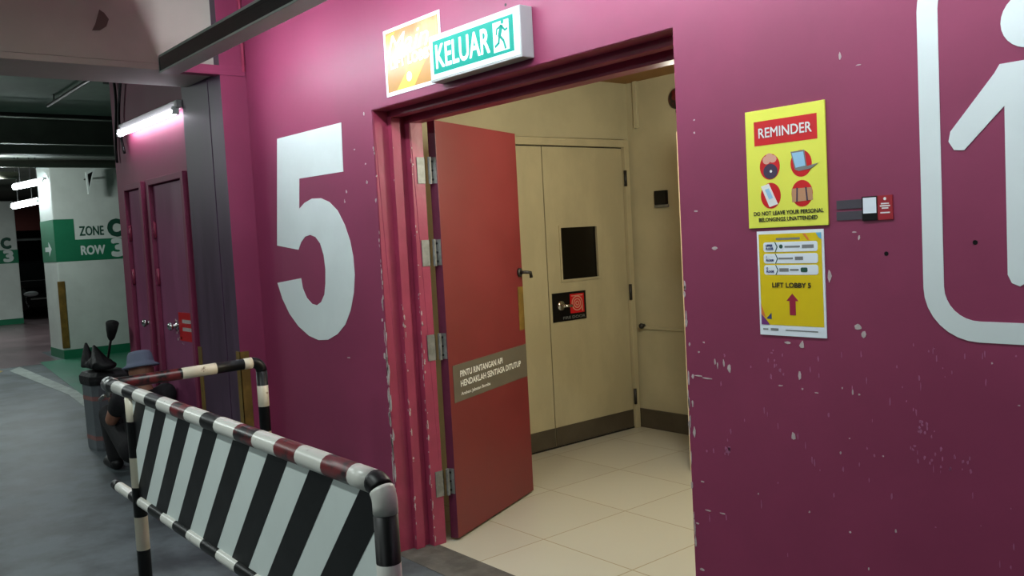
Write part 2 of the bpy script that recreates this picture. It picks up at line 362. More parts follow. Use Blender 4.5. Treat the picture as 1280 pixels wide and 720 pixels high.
YS = 2.15; fs_ = wallf(YS)
sw = MB()
DZ = 2.09
D1 = (-7.28, -6.83); D2 = (-6.70, -5.95)
sw.box(-7.5, D1[0], YS, YS+.35, 0, ZC); sw.box(D1[1], D2[0], YS, YS+.35, 0, ZC); sw.box(D2[1], -5.80, YS, YS+.35, 0, ZC)
for d in (D1, D2): sw.box(d[0], d[1], YS, YS+.35, DZ, ZC); sw.box(d[0], d[1], YS+.1, YS+.35, 0, DZ)
struct('wall_service', sw, MAG, 'magenta wall with two service doors beyond the corner pillar', 'wall')
def service_door(n, x0, x1, label, sticker=False):
    r = tag(empty('door_%d' % n, (x0, YS, 0)), label, 'door', kind='structure')
    fr = MB()
    fr.box(x0, x0+.045, YS-.03, YS+.08, 0, DZ); fr.box(x1-.045, x1, YS-.03, YS+.08, 0, DZ); fr.box(x0+.045, x1-.045, YS-.03, YS+.08, DZ-.045, DZ)
    fr.build('door_frame', MAG, r, bevel=.003)
    lf = MB().box(x0+.05, x1-.05, YS+.0, YS+.045, .01, DZ-.05).build('door_leaf', MAGD, r, bevel=.002)
    for z in (1.72, 1.38, .3):
        MB().tube([(x0+.052, YS-.008, z-.06), (x0+.052, YS-.008, z+.06)], .011, 10).build('hinge', MAGF, r, True)
    h = MB(); xh = x0+.62 if n == 3 else x1-.12
    xh = -6.93 if n == 2 else -6.36
    h.ball((xh, YS-.045, 1.03), .03, .022, .03); h.tube([(xh, YS-.03, 1.03), (xh, YS, 1.03)], .014); h.prism(fs_, circ(xh, 1.03, .034), 0, .006)
    tag(h.build('door_knob', CHROME, r, True), 'chrome knob')
    c = MB()
    for i in range(12): chip_poly(c, fs_, xh+random.uniform(-.02, .12), random.uniform(.86, 1.08), random.uniform(.01, .03), random.uniform(.008, .03), .0015)
    tag(c.build('chipped_paint', CHIP, r), kind='stuff')
service_door(2, D1[0], D1[1], 'narrower magenta service door, nearest the white pillar')
service_door(3, D2[0], D2[1], 'wider magenta service door with a red sticker beside the corner pillar')
# red sticker on the wider service door
stk = tag(empty('door_sticker', (-6.17, YS, .93)), 'small red sticker with white lines on the wider service door', 'sticker')
MB().fbox(fs_, -6.31, -6.02, .93, 1.13, 0, .0015).build('sheet', SIGNR, stk)
t = MB(); t.fbox(fs_, -6.24, -6.06, 1.055, 1.08, .0015, .002); t.fbox(fs_, -6.24, -6.06, 1.0, 1.025, .0015, .002); t.build('lettering', SIGNR if False else CHIP, stk)

# lobby shell
XD = -4.69; fl = sidef(XD)
YA, YM, YB, ZD = 3.39, 4.207, 5.030, 2.165
lw = MB()
lw.box(XD-.2, XD, YW+.2, YA-.04, 0, 2.95); lw.box(XD-.2, XD, YB+.04, 5.3, 0, 2.95); lw.box(XD-.2, XD, YA-.04, YB+.04, ZD+.02, 2.95); lw.box(XD-.2, XD-.1, YA-.04, YB+.04, 0, ZD+.02)
struct('wall_lobby_left', lw, CREAM, 'cream lobby wall holding the closed double doors', 'wall')
struct('wall_lobby_back', MB().box(XD-.2, -1.4, 5.1, 5.3, 0, 2.95), CREAM, 'cream rear wall of the lift lobby', 'wall')
struct('wall_lobby_right', MB().box(-1.7, -1.4, YW+.2, 5.1, 0, 2.95), CREAM, 'cream right side wall of the lift lobby', 'wall')
struct('ceiling_lobby', MB().box(XD-.2, -1.4, YW+.2, 5.3, 2.65, 2.9), OCHRE, 'ochre lit ceiling of the lift lobby', 'ceiling')
struct('baseboard_back', MB().box(XD+.0, -1.7, 5.085, 5.1, 0, .147), KICK, 'brown baseboard along the rear wall of the lobby', 'baseboard', bevel=.003)
struct('trim_5', MB().box(XD+.05, -1.7, 5.088, 5.1, .77, .79), CREAM, 'thin cream rail along the rear wall of the lobby', 'trim', bevel=.003)
struct('trim_6', MB().box(-4.60, -4.565, 5.07, 5.1, 2.30, 2.65), CREAM, 'short cream cable duct at the top of the lobby corner', 'trim', bevel=.004)
kn = MB(); kn.ball((-4.61, 5.07, .795), .022); kn.tube([(-4.61, 5.07, .795), (-4.61, 5.1, .795)], .014)
tag(kn.build('wall_bumper', DARKM, None, True), 'small black round bumper on the rear lobby wall', 'door stop')
bx = tag(empty('wall_box', (-4.375, 5.1, 1.71)), 'small black square box on the rear lobby wall', 'switch box')
MB().box(-4.432, -4.316, 5.072, 5.1, 1.712, 1.816).build('housing', BLACK, bx, bevel=.006)
MB().box(-4.438, -4.310, 5.08, 5.1, 1.690, 1.711).build('bracket', GALV, bx, bevel=.003)
bl = tag(empty('alarm_bell', (-4.19, 5.1, 2.46)), 'dark round alarm bell high on the rear lobby wall', 'alarm bell')
m_ = MB(); fbk = wallf(5.1)
m_.tube([(-4.17, 5.106, 2.46), (-4.17, 5.06, 2.46), (-4.17, 5.045, 2.46), (-4.17, 5.035, 2.46)], [.075, .075, .06, .02], 20); m_.build('gong', SIGNR if False else WEAR, bl, True)
MB().tube([(-4.17, 5.1, 2.37), (-4.17, 5.07, 2.37)], .02).build('striker_box', DARKM, bl, True)

# closed double doors
dd = tag(empty('door_4', (XD, YM, 0)), 'closed cream double doors with a dark glazed panel in the lobby', 'door', kind='structure')
fr = MB()
for (a, b, c) in ((.0, .06, .02),):
    fr.fbox(fl, YA-.055, YA, 0, ZD+.055, -.05, .02); fr.fbox(fl, YB, YB+.05, 0, ZD+.055, -.05, .02); fr.fbox(fl, YA, YB, ZD, ZD+.055, -.05, .02)
fr.build('door_frame', CREAMD, dd, bevel=.004)
def panel_door(y0, y1, win=None):
    m = MB(); z0, z1 = .012, ZD-.008; c0, c1 = -.045, -.005
    if win:
        a0, a1, b0, b1 = win
        m.fbox(fl, y0, a0, z0, z1, c0, c1); m.fbox(fl, a1, y1, z0, z1, c0, c1); m.fbox(fl, a0, a1, z0, b0, c0, c1); m.fbox(fl, a0, a1, b1, z1, c0, c1)
    else: m.fbox(fl, y0, y1, z0, z1, c0, c1)
    lf = m.build('door_leaf', CREAMD, dd)
    tag(MB().fbox(fl, y0, y1, .014, .147, -.005, -.001).build('kick_plate', KICK, lf), 'brown kick plate')
    return lf
panel_door(YA+.006, YM-.004)
rl = panel_door(YM+.004, YB-.006, (4.345, 4.718, 1.20, 1.582))
MB().fbox(fl, 4.345, 4.718, 1.20, 1.582, -.035, -.02).build('glass_panel', GLASSD, rl)
MB().ring(fl, [(4.333, 1.188), (4.730, 1.188), (4.730, 1.594), (4.333, 1.594)], [(4.349, 1.204), (4.714, 1.204), (4.714, 1.578), (4.349, 1.578)], -.006, .003).build('glazing_bead', CREAMD, rl)
hp = MB().fbox(fl, 4.236, 4.566, .905, 1.112, -.005, .001).build('lock_plate', BLACK, rl); tag(hp, 'black plate with a red square emblem')
MB().fbox(fl, 4.405, 4.545, .955, 1.095, .001, .0025).build('emblem_square', SIGNR, hp)
sp = MB()
for rr in (.055, .036, .018): sp.ring(fl, circ(4.475, 1.025, rr), circ(4.475, 1.025, rr-.008), .0025, .0035)
sp.fbox(fl, 4.522, 4.53, .965, 1.03, .0025, .0035); sp.fbox(fl, 4.418, 4.532, 1.078, 1.084, .0025, .0035); sp.build('emblem_rings', SKIN2, hp)
tx = MB(); put_text(tx, fl, 'FIRE DOOR  KEEP SHUT'[:9], 4.33, 4.55, .918, .938, .0025, bold=.01); tx.build('lettering', GREY, hp)
kb = MB(); c0 = fl(4.31, 1.02, .001); kb.tube([fl(4.31, 1.02, 0), fl(4.31, 1.02, .012)], .034, 18); kb.tube([fl(4.31, 1.02, .01), fl(4.31, 1.02, .05)], .012); kb.tube([fl(4.31, 1.02, .045), fl(4.38, 1.015, .048)], .011)
tag(kb.build('lever_handle', CHROME, hp, True), 'chrome lever handle')
for z in (1.93, 1.06, .25): MB().tube([fl(YB+.0, z-.06, .02), fl(YB+.0, z+.06, .02)], .012, 10).build('hinge', DARKM, dd, True)
MB().fbox(fl, YA, YB, 0, .012, -.05, -.002).build('bottom_gap_shade', GAP, dd)  # black strips stand in for the shade in the door gaps
MB().fbox(fl, YM-.004, YM+.004, .012, ZD-.008, -.03, -.012).build('meeting_gap_shade', GAP, dd)
MB().fbox(fl, YA, YB, ZD-.008, ZD, -.03, -.012).build('head_gap_shade', GAP, dd)

# red fire door, opened into the lobby
HP = Vector((-3.658, 2.574, 0)); UD = Vector((-.3945, .9189, 0)); fd = frame(HP, UD, (0, 0, 1))   # normal = visible face
rd = tag(empty('door_1', HP), 'red fire door leaf standing open into the lift lobby', 'door', kind='structure')
LW = .888
lf = MB().fbox(fd, 0, LW, .012, 2.138, -.045, 0).build('door_leaf', [RED, REDE], rd, bevel=.0015)
nn = UD.cross(Vector((0, 0, 1)))
lf.data.polygons.foreach_set('material_index', [0 if abs(p.normal.dot(nn)) > .8 else 1 for p in lf.data.polygons])
pl = MB().fbox(fd, .037, .884, .705, .897, 0, .002).build('label_plate', PLATE, rd); tag(pl, 'grey label plate with white lettering')
tx = MB()
put_text(tx, fd, 'PINTU RINTANGAN API', .105, .575, .828, .862, .003, bold=.012)
put_text(tx, fd, 'HENDAKLAH SENTIASA DITUTUP', .105, .80, .777, .811, .003, bold=.012)
put_text(tx, fd, 'Arahan: Jabatan Bomba', .105, .42, .728, .750, .003, bold=.008)
tx.build('lettering', TXTW, pl)
tag(MB().fbox(fd, .815, .882, .985, 1.24, 0, .003).build('push_plate', BRASS, rd, bevel=.001), 'tarnished brass push plate')
kb = MB(); kb.tube([fd(.845, 1.325, 0), fd(.845, 1.325, .012)], .026, 16); kb.tube([fd(.845, 1.325, .01), fd(.845, 1.325, .045)], .010); kb.tube([fd(.845, 1.325, .042), fd(.905, 1.32, .046), fd(.915, 1.29, .046)], .010)
kb.fbox(fd, LW, LW+.004, 1.23, 1.40, -.035, -.01)
tag(kb.build('lever_handle', DARKM, rd, True), 'dark lever handle')
for z in (1.89, 1.48, 1.005, .31):
    h = MB()
    h.fbox(fd, -.003, .0, z-.065, z+.065, -.045, -.004)
    h.tube([fd(-.022, z-.067, -.03), fd(-.022, z+.067, -.03)], .009, 12)
    h.box(-3.70, -3.679, 2.515, 2.519, z-.065, z+.065); h.box(-3.683, -3.679, 2.47, 2.519, z-.065, z+.065)
    hg = h.build('hinge', GALV, rd)
    s_ = MB()
    for dz in (-.045, 0, .045):
        p = fd(-.003, z+dz, -.025); s_.tube([p, fd(-.006, z+dz, -.025)], .006, 8)
    s_.build('screw', DARKM, hg)
tag(rd, None)

# timber edged leaf seen edge-on behind the right jamb
ed = tag(empty('door_5', (-3.575, 4.33, 0)), 'pale timber door edge showing behind the right side of the doorway', 'door', kind='structure')
fe = frame((-3.575, 4.325, 0), (.94, .34, 0), (0, 0, 1))
lf = MB().fbox(fe, .012, .86, .01, 2.125, -.04, 0).build('door_leaf', CREAMD, ed)
MB().fbox(fe, 0, .012, .01, 2.125, -.042, .002).build('edge_strip', TIMB, lf)
struct('wall_lobby_partition', MB().box(-2.79, -1.7, 4.58, 4.74, 0, 2.65), CREAM, 'cream partition inside the lobby behind the right jamb', 'wall')

# garage shell further off
struct('ceiling', MB().box(-46, 4, -9, 14, ZC, ZC+.2), CEIL, 'grey green painted concrete ceiling of the car park', 'ceiling')
struct('wall_far', MB().box(-46.2, -46, -9, 14, 0, ZC), FARW, 'dark far wall of the car park', 'wall')
struct('wall_rear', MB().box(-46, -7.5, 14, 14.2, 0, ZC), FARW, 'dark rear wall of the car park', 'wall')

def pillar(name, x, y0, y1, lx, label, k):
    """white pillar: +X face at x from y0 to y1, front face lx long"""
    p = struct(name, MB().box(x-lx, x, y0, y1, 0, 3.02), PILL, label, 'pillar', bevel=.02)
    fx = sidef(x); ff = wallf(y0)
    b = MB(); b.fbox(fx, y0, y0+.285, 1.50, 2.15, 0, .004); b.fbox(fx, y0+.285, y1, 1.50, 1.83, 0, .004); b.fbox(ff, x-lx, x, 1.50, 2.15, 0, .004)
    tag(b.build('painted_band', GREEN, p), 'green painted band')
    b = MB(); b.fbox(fx, y0, y1, .0, .14, 0, .004); b.fbox(ff, x-lx, x, .0, .14, 0, .004)
    tag(b.build('painted_skirting', GREEN, p), 'green painted skirting')
    t = MB(); put_text(t, fx, 'ZONE', y0+.355, y0+.715, 1.885, 2.035, .003, bold=.012); put_text(t, fx, 'C', y0+.765, y0+1.00, 1.85, 2.14, .006, bold=.035)
    t.build('zone_lettering', DGREEN, p)
    t = MB(); put_text(t, fx, 'ROW', y0+.355, y0+.715, 1.585, 1.735, .006, bold=.02); put_text(t, fx, '3', y0+.80, y0+1.03, 1.53, 1.83, .006, bold=.035)
    a = [(-.22, .035), (.02, .035), (.02, .11), (.19, 0), (.02, -.11), (.02, -.035), (-.22, -.035)]
    t.prism(ff, [(x-.42+q*1.0, 1.70+r_) for q, r_ in a], .004, .007)
    t.build('row_lettering', WHITE, p)
    g = MB(); g.fbox(fx, y0+.0, y0+.085, .17, 1.20, 0, .012); g.fbox(ff, x-.02, x+.012, .17, 1.20, 0, .012)
    tag(g.build('corner_guard', BRASS, p), 'worn yellow corner guard')
    return p
pillar('pillar_near', -14.9, 3.30, 4.9, .86, 'white car park pillar with ZONE C lettering near the service doors', 0)
pillar('pillar_far', -24.6, 3.47, 4.60, 1.0, 'far white car park pillar lettered C and 3 beyond the far tube lights', 1)
tg = MB(); fx = sidef(-14.9); ft = sidef(-14.62)
po = [(p.y, p.z) for p in (at('x', -14.62, *q) for q in ((106.5, 215), (118.5, 209.5), (110, 243)))]
mx, mz = sum(p[0] for p in po)/3, sum(p[1] for p in po)/3
pi = [(mx+(a-mx)*.56, mz+(b-mz)*.62) for a, b in po]
tri = tag(empty('hanging_triangle_sign', (-14.62, mx, min(p[1] for p in po))), 'narrow white outlined triangle sign high on the near white pillar', 'sign')
tg.ring(ft, po, pi, -.03, .03); tg.build('outline', WHITE, tri)
MB().prism(ft, pi, -.02, .012).build('face_panel', BLACK, tri)
MB().tube([(-14.905, mx, mz), (-14.66, mx, mz)], .012).build('bracket', DARKM, tri)

# ceiling services beyond the beam
def pipe_y(n, x, z, r, m, label, y0=0.2, y1=4.5, cat='pipe'):
    return tag(MB().tube([(x, y0, z), (x, y1, z)], r, 12).build(n, m, None, True), label, cat)
struct('beam_far', MB().box(-14.4, -13.4, -9, 14, 3.12, ZC), DUCT, 'dark concrete beam beyond the pipes', 'beam')
d = MB(); d.box(-13.4, -12.9, -6, 7, 2.93, 3.05)
tag(d.build('cable_tray', DUCT, None, bevel=.01), 'dark green cable tray crossing above the near white pillar', 'cable tray')
pipe_y('ceiling_pipe', -13.15, 2.83, .055, PIPE, 'grey pipe slung below the dark green tray', -6, 7)
pipe_y('ceiling_pipe', -13.6, 2.71, .05, PIPE, 'lowest pale pipe, ending before the near white pillar', -6, 2.62)
pipe_y('ceiling_pipe', -12.0, 3.30, .025, DARKM, 'thin black pipe across the garage ceiling', -6, 7)
a, b = at('z', 3.3, -20, 147), at('z', 3.3, 45, 93)
q = Vector((1, 0, 0))
tag(MB().tube([(-11.2, 1.72, 3.36), (-7.2, 1.72, 3.36)], .03, 12).build('ceiling_pipe', PIPE, None, True), 'pale conduit running along the ceiling toward the beam', 'pipe')
tag(MB().tube([(-11.2, 1.80, 3.36), (-7.2, 1.80, 3.36)], .02, 12).build('ceiling_pipe', PIPE, None, True), 'thinner conduit alongside the pale ceiling conduit', 'pipe')
tag(MB().tube([(-8.95, 1.80, 3.38), (-8.95, 2.35, 3.38)], .018, 10).build('ceiling_pipe', DARKM, None, True), 'short dark branch pipe off the pale ceiling conduit', 'pipe')
spk = tag(empty('sprinkler_pipe', (-9.2, 2.62, 3.2)), 'thin dark ceiling pipe carrying a black sprinkler head', 'pipe')
MB().tube([(-11.6, 2.62, 3.36), (-7.7, 2.62, 3.36)], .02, 10).build('pipe', DARKM, spk, True)
MB().tube([(-9.2, 2.62, 3.36), (-9.2, 2.62, 3.24)], [.012, .02], 10).build('sprinkler_head', DARKM, spk, True)
MB().tube([(-9.2, 2.62, 3.241), (-9.2, 2.62, 3.225)], .04, 14).build('deflector', DARKM, spk)
for xx in (-11.3, -8.2): MB().tube([(xx, 2.62, 3.36), (xx, 2.62, ZC+.01)], .008, 8).build('hanger', DARKM, spk)
for i, (x0, z0, x1, z1) in enumerate(((-7.36, 3.05, -7.33, 2.28), (-7.15, 2.95, -7.17, 2.33))):
    pts = [(x0+(x1-x0)*t+.06*math.sin(t*5+i*1.7), YS-.02-.01*i, z0+(z1-z0)*t) for t in [k/14 for k in range(15)]]
    tag(MB().tube(pts, .011, 8).build('hanging_cable', CABLE, None, True), ['black cable drooping down the far edge of the service wall', 'second black cable looped beside the drooping one'][i], 'cable')

# ------------------------------------------------------------------ lamps
def c_housing(name, x0, x1, y, z, label):
    r = tag(empty(name, (x0, y, z)), label, 'light fixture')
    h = MB(); h.box(x0, x1, y-.06, y+.044, z, z+.012); h.m = 1; h.box(x0, x1, y-.06, y-.048, z+.012, z+.085); h.m = 0
    h.box(x0, x1, y-.06, y+.040, z+.085, z+.097); h.box(x0, x0+.01, y-.048, y+.044, z+.012, z+.085); h.box(x1-.01, x1, y-.048, y+.044, z+.012, z+.085)
    h.build('housing', [TROUGH, TROUGHD], r, bevel=.003)
    n = max(1, round((x1-x0)/1.3)); w_ = (x1-x0)/n
    for i in range(n):
        tb = MB().tube([(x0+w_*i+.06, y+.05, z+.032), (x0+w_*(i+1)-.06, y+.05, z+.032)], .014, 12).build('tube', TUBE if i < 2 else TUBEB, r, True)
        for xx in (x0+w_*i+.03, x0+w_*(i+1)-.06): MB().box(xx, xx+.03, y+.02, y+.07, z+.014, z+.06).build('lamp_holder', WHITE, tb)
    for xx in (-3.0, -1.5, .5): MB().tube([(xx, y-.045, z+.09), (xx, y-.045, ZC-.001)], .012, 8).build('suspension_rod', DARKM, r)
    return r
c_housing('ceiling_trough_light', -5.0, 1.2, 1.76, 2.535, 'long grey trough light hanging in front of the magenta wall')

def batten(name, p0, p1, m, label, off=(0, -.03, 0), r=.016, up=.04, hang=False):
    p0, p1 = Vector(p0), Vector(p1); d = (p1-p0).normalized()
    e = tag(empty(name, (p0+p1)/2), label, 'light fixture', None)
    fr = frame(p0, d, (0, 0, 1)); L = (p1-p0).length
    MB().fbox(fr, -.03, L+.03, .02, .02+up, -.05, .0).build('housing', SIGNB, e, bevel=.004)
    MB().tube([p0, p1], r, 12).build('tube', m, e, True)
    for q in ((p0+d*L*.2, p0+d*L*.8) if hang else ()): MB().tube([q+Vector((0, 0, .03)), (q.x, q.y, ZC+.01)], .008, 8).build('hanger', DARKM, e)
    for q in (p0-d*.02, p1-d*.02): MB().fbox(frame(q, d, (0, 0, 1)), 0, .035, -.02, .03, -.02, .02).build('lamp_holder', WHITE, e)
    return e
pa, pb = at('y', YS-.07, 150, 168), at('y', YS-.07, 219, 138)
zt = (pa.z+pb.z)/2
batten('tube_light', (pa.x, YS-.07, zt), (pb.x, YS-.07, zt), TUBE2, 'glowing fluorescent tube light above the wider service door', r=.022, up=.05)
batten('tube_light', (-15.6, 2.95, 2.70), (-15.0, 3.22, 2.74), TUBE3, 'far upper glowing tube light beside the near white pillar', r=.045, hang=True)
batten('tube_light', (-16.6, 3.1, 2.46), (-16.0, 3.33, 2.50), TUBE3, 'lower of the two far tube lights beside the white pillar', r=.05, hang=True)

def point_light(name, loc, power, r=.12, col=(.92, 1, .98)):
    l = bpy.data.lights.new(name, 'POINT'); l.energy = power; l.shadow_soft_size = r; l.color = col
    o = bpy.data.objects.new(name, l); COL.objects.link(o); o.location = loc
point_light('garage_fill_light', (-10.6, -.6, 2.95), 40); point_light('garage_fill_light', (-13.6, 2.35, 2.62), 70); point_light('garage_fill_light', (-19.0, 1.2, 2.9), 50)  # unseen point lights added to brighten the far ceiling and pillars
def area(name, loc, sx, sy, power, col=(1, 1, 1), rot=(0, 0, 0)):
    l = bpy.data.lights.new(name, 'AREA'); l.shape = 'RECTANGLE'; l.size = sx; l.size_y = sy; l.energy = power; l.color = col
    o = bpy.data.objects.new(name, l); COL.objects.link(o); o.location = loc; o.rotation_euler = rot; return o
area('lobby_light', (-3.0, 3.7, 2.63), .6, .6, 5, (1, .95, .76))
point_light('lobby_light', (-2.75, 3.5, 2.1), 60, .15, (1, .97, .80))  # unseen low point light added to lift the lobby walls
for x, y, pw in ((-2.8, -.3, 46), (-1.0, -2.4, 26), (-5.0, -2.6, 70), (-9.5, -1.2, 80), (-20.5, 2.0, 90), (-28, 4.5, 20)):
    area('garage_tube_lamp', (x, y, ZC-.35), 1.5, .12, pw, (.90, 1.0, .98))

# ------------------------------------------------------------------ signs on the magenta wall
# lit exit sign
es = tag(empty('exit_sign', (-2.84, YW, 2.21)), 'lit green KELUAR exit sign box over the doorway', 'exit sign')
ex0, ex1, ez0, ez1, ey = -3.145, -2.545, 2.212, 2.405, 2.208
MB().box(ex0, ex1, ey, YW, ez0, ez1).build('housing', SIGNB, es, bevel=.004)
fe_ = wallf(ey)
MB().fbox(fe_, ex0+.008, ex1-.008, ez0+.010, ez1-.008, 0, .0015).build('diffuser', LITW, es)
MB().fbox(fe_, ex0+.030, ex1-.040, ez0+.030, ez1-.026, .0015, .003).build('green_panel', TEAL, es)
t = MB(); put_text(t, fe_, 'KELUAR', ex0+.050, ex0+.418, ez0+.048, ez1-.044, .004, bold=.012)
t.build('lettering', LITW, es)
rm = MB().fbox(fe_, ex0+.440, ex0+.535, ez0+.042, ez1-.038, .003, .0042).build('running_figure_panel', LITW, es)
r_ = MB(); cx, cz = ex0+.487, ez0+.10
r_.prism(fe_, circ(cx+.012, cz+.050, .009, n=14), .0042, .0052)
def limb(m, pts, w_):
    for (a, b), (c, d_) in zip(pts[:-1], pts[1:]):
        v = Vector((c-a, d_-b)); n_ = Vector((-v.y, v.x)).normalized()*w_/2; e_ = v.normalized()*w_*.2
        m.prism(fe_, [(a-e_.x+n_.x, b-e_.y+n_.y), (a-e_.x-n_.x, b-e_.y-n_.y), (c+e_.x-n_.x, d_+e_.y-n_.y), (c+e_.x+n_.x, d_+e_.y+n_.y)], .0042, .0052)
limb(r_, [(cx+.006, cz+.036), (cx-.008, cz+.0)], .019)
limb(r_, [(cx+.008, cz+.034), (cx+.026, cz+.016), (cx+.040, cz+.020)], .008)
limb(r_, [(cx+.002, cz+.036), (cx-.022, cz+.028), (cx-.026, cz+.008)], .008)
limb(r_, [(cx-.006, cz+.0), (cx+.016, cz-.022), (cx+.026, cz-.052)], .010)
limb(r_, [(cx-.009, cz+.0), (cx-.014, cz-.026), (cx-.036, cz-.036)], .010)
r_.build('running_figure', TEAL, rm)

# glossy lift lobby poster behind the exit sign
lp = tag(empty('lobby_poster', (-3.37, YW, 2.226)), 'gold and white LIFT LOBBY poster tucked behind the exit sign', 'poster')
x0, x1, z0, z1 = -3.595, -3.14, 2.222, 2.527
MB().fbox(fw, x0, x1, z0, z1, 0, .003).build('sheet', POSW, lp)
MB().fbox(fw, x0+.018, x1-.014, z0+.018, z1-.016, .003, .0036).build('printed_field', POSO, lp)
b_ = MB(); b_.prism(fw, [(x0+.09, z0+.018), (x0+.24, z0+.018), (x0+.36, z0+.14), (x0+.24, z0+.14)], .0036, .0042); b_.prism(fw, [(x0+.018, z1-.13), (x0+.018, z1-.03), (x0+.10, z1-.02)], .0036, .0042); b_.build('yellow_bands', POSG, lp)
MB().prism(fw, [(x0+.05, z1-.16), (x0+.15, z1-.018), (x1-.02, z1-.018), (x1-.02, z1-.11)], .0036, .0039).build('pale_field', POSP, lp)
t = MB(); put_text(t, fw, 'Main', x0+.03, x0+.37, z1-.13, z1-.035, .0048, bold=0, shear=.35); put_text(t, fw, 'LIFT LOBBY', x0+.05, x1-.045, z0+.118, z0+.168, .0054, bold=.03)
MB().prism(fw, circ(x0+.20, z0+.065, .022), .0042, .0048).build('printed_dot', TXTW, lp)
t.build('lettering', TXTW, lp)

# yellow reminder sign
rs = tag(empty('reminder_sign', (-1.477, YW, 1.53)), 'yellow REMINDER board with a red header and four round pictures', 'sign')
x0, x1, z0, z1 = -1.608, -1.346, 1.529, 1.876; W_, H_ = x1-x0, z1-z0
MB().fbox(fw, x0, x1, z0, z1, 0, .005).build('board', SIGNY, rs, bevel=.001)
def RP(u, v): return (x0+u*W_, z0+v*H_)
a0, b0 = RP(.115, .700); a1, b1 = RP(.905, .905)
MB().fbox(fw, a0, a1, b0, b1, .005, .0055).build('header', SIGNR, rs)
t = MB(); put_text(t, fw, 'REMINDER', *[RP(.175, 0)[0], RP(.845, 0)[0]], RP(0, .762)[1], RP(0, .845)[1], .0063, bold=.008); t.build('header_lettering', TXTW, rs)
t = MB(); put_text(t, fw, 'DO NOT LEAVE YOUR PERSONAL', RP(.075, 0)[0], RP(.955, 0)[0], RP(0, .105)[1], RP(0, .140)[1], .0057, bold=.012)
put_text(t, fw, 'BELONGINGS UNATTENDED', RP(.14, 0)[0], RP(.88, 0)[0], RP(0, .052)[1], RP(0, .087)[1], .0057, bold=.012); t.build('lettering', TXTB, rs)
discs = [(.305, .515), (.70, .515), (.305, .27), (.70, .27)]
for i, (u, v) in enumerate(discs):
    cx, cz = RP(u, v); rr = .034
    o = MB().prism(fw, circ(cx, cz, rr, rr*1.12), .005, .0055).build('picture_disc', SIGNR, rs)
    F = lambda pts: [(cx+a*rr, cz+b*rr) for a, b in pts]
    if i == 0:
        MB().prism(fw, circ(cx+.002, cz-.014, .024, .022), .0055, .006).build('bag_picture', DPURP, o); MB().prism(fw, circ(cx+.004, cz-.014, .004), .006, .0064).build('bag_clasp', TXTW, o)
        h = MB(); h.prism(fw, circ(cx-.010, cz+.020, .013, .012), .0055, .0061); h.prism(fw, circ(cx+.011, cz+.022, .013, .011), .0055, .0062); h.prism(fw, circ(cx, cz+.03, .012, .009), .0055, .0063); h.build('flower_picture', SKIN2, o)
    elif i == 1:
        MB().prism(fw, F([(-.95, 1.05), (.35, 1.1), (.55, -.35), (-.6, -.45)]), .0055, .0062).build('laptop_picture', GREY, o)
        MB().prism(fw, F([(-.82, .93), (.25, .97), (.42, -.22), (-.5, -.32)]), .0062, .0068).build('laptop_screen', SKYB, o)
        MB().prism(fw, F([(-.6, -.45), (.55, -.28), (1.6, -.1), (.9, -.5), (-.2, -.62)]), .0055, .0066).build('laptop_base', GREY, o)
    elif i == 2:
        MB().prism(fw, F([(-.95, .85), (-.15, 1.05), (.7, -.75), (-.15, -.98)]), .0055, .0062).build('phone_picture', TXTW, o)
        MB().prism(fw, F([(-.55, .55), (-.15, .65), (.25, -.2), (-.15, -.32)]), .0062, .0066).build('phone_screen', SKYB, o)
    else:
        MB().prism(fw, F([(-.95, .45), (.95, .45), (1.0, -.6), (-.95, -.7)]), .0055, .0062).build('bag_picture', TANP, o)
        MB().prism(fw, F([(-.5, .5), (-.36, .5), (-.42, -.68), (-.56, -.68)]), .0062, .0066).build('bag_strap', DPURP, o); MB().prism(fw, F([(.32, .5), (.46, .5), (.56, -.64), (.42, -.64)]), .0062, .0066).build('bag_strap', DPURP, o)

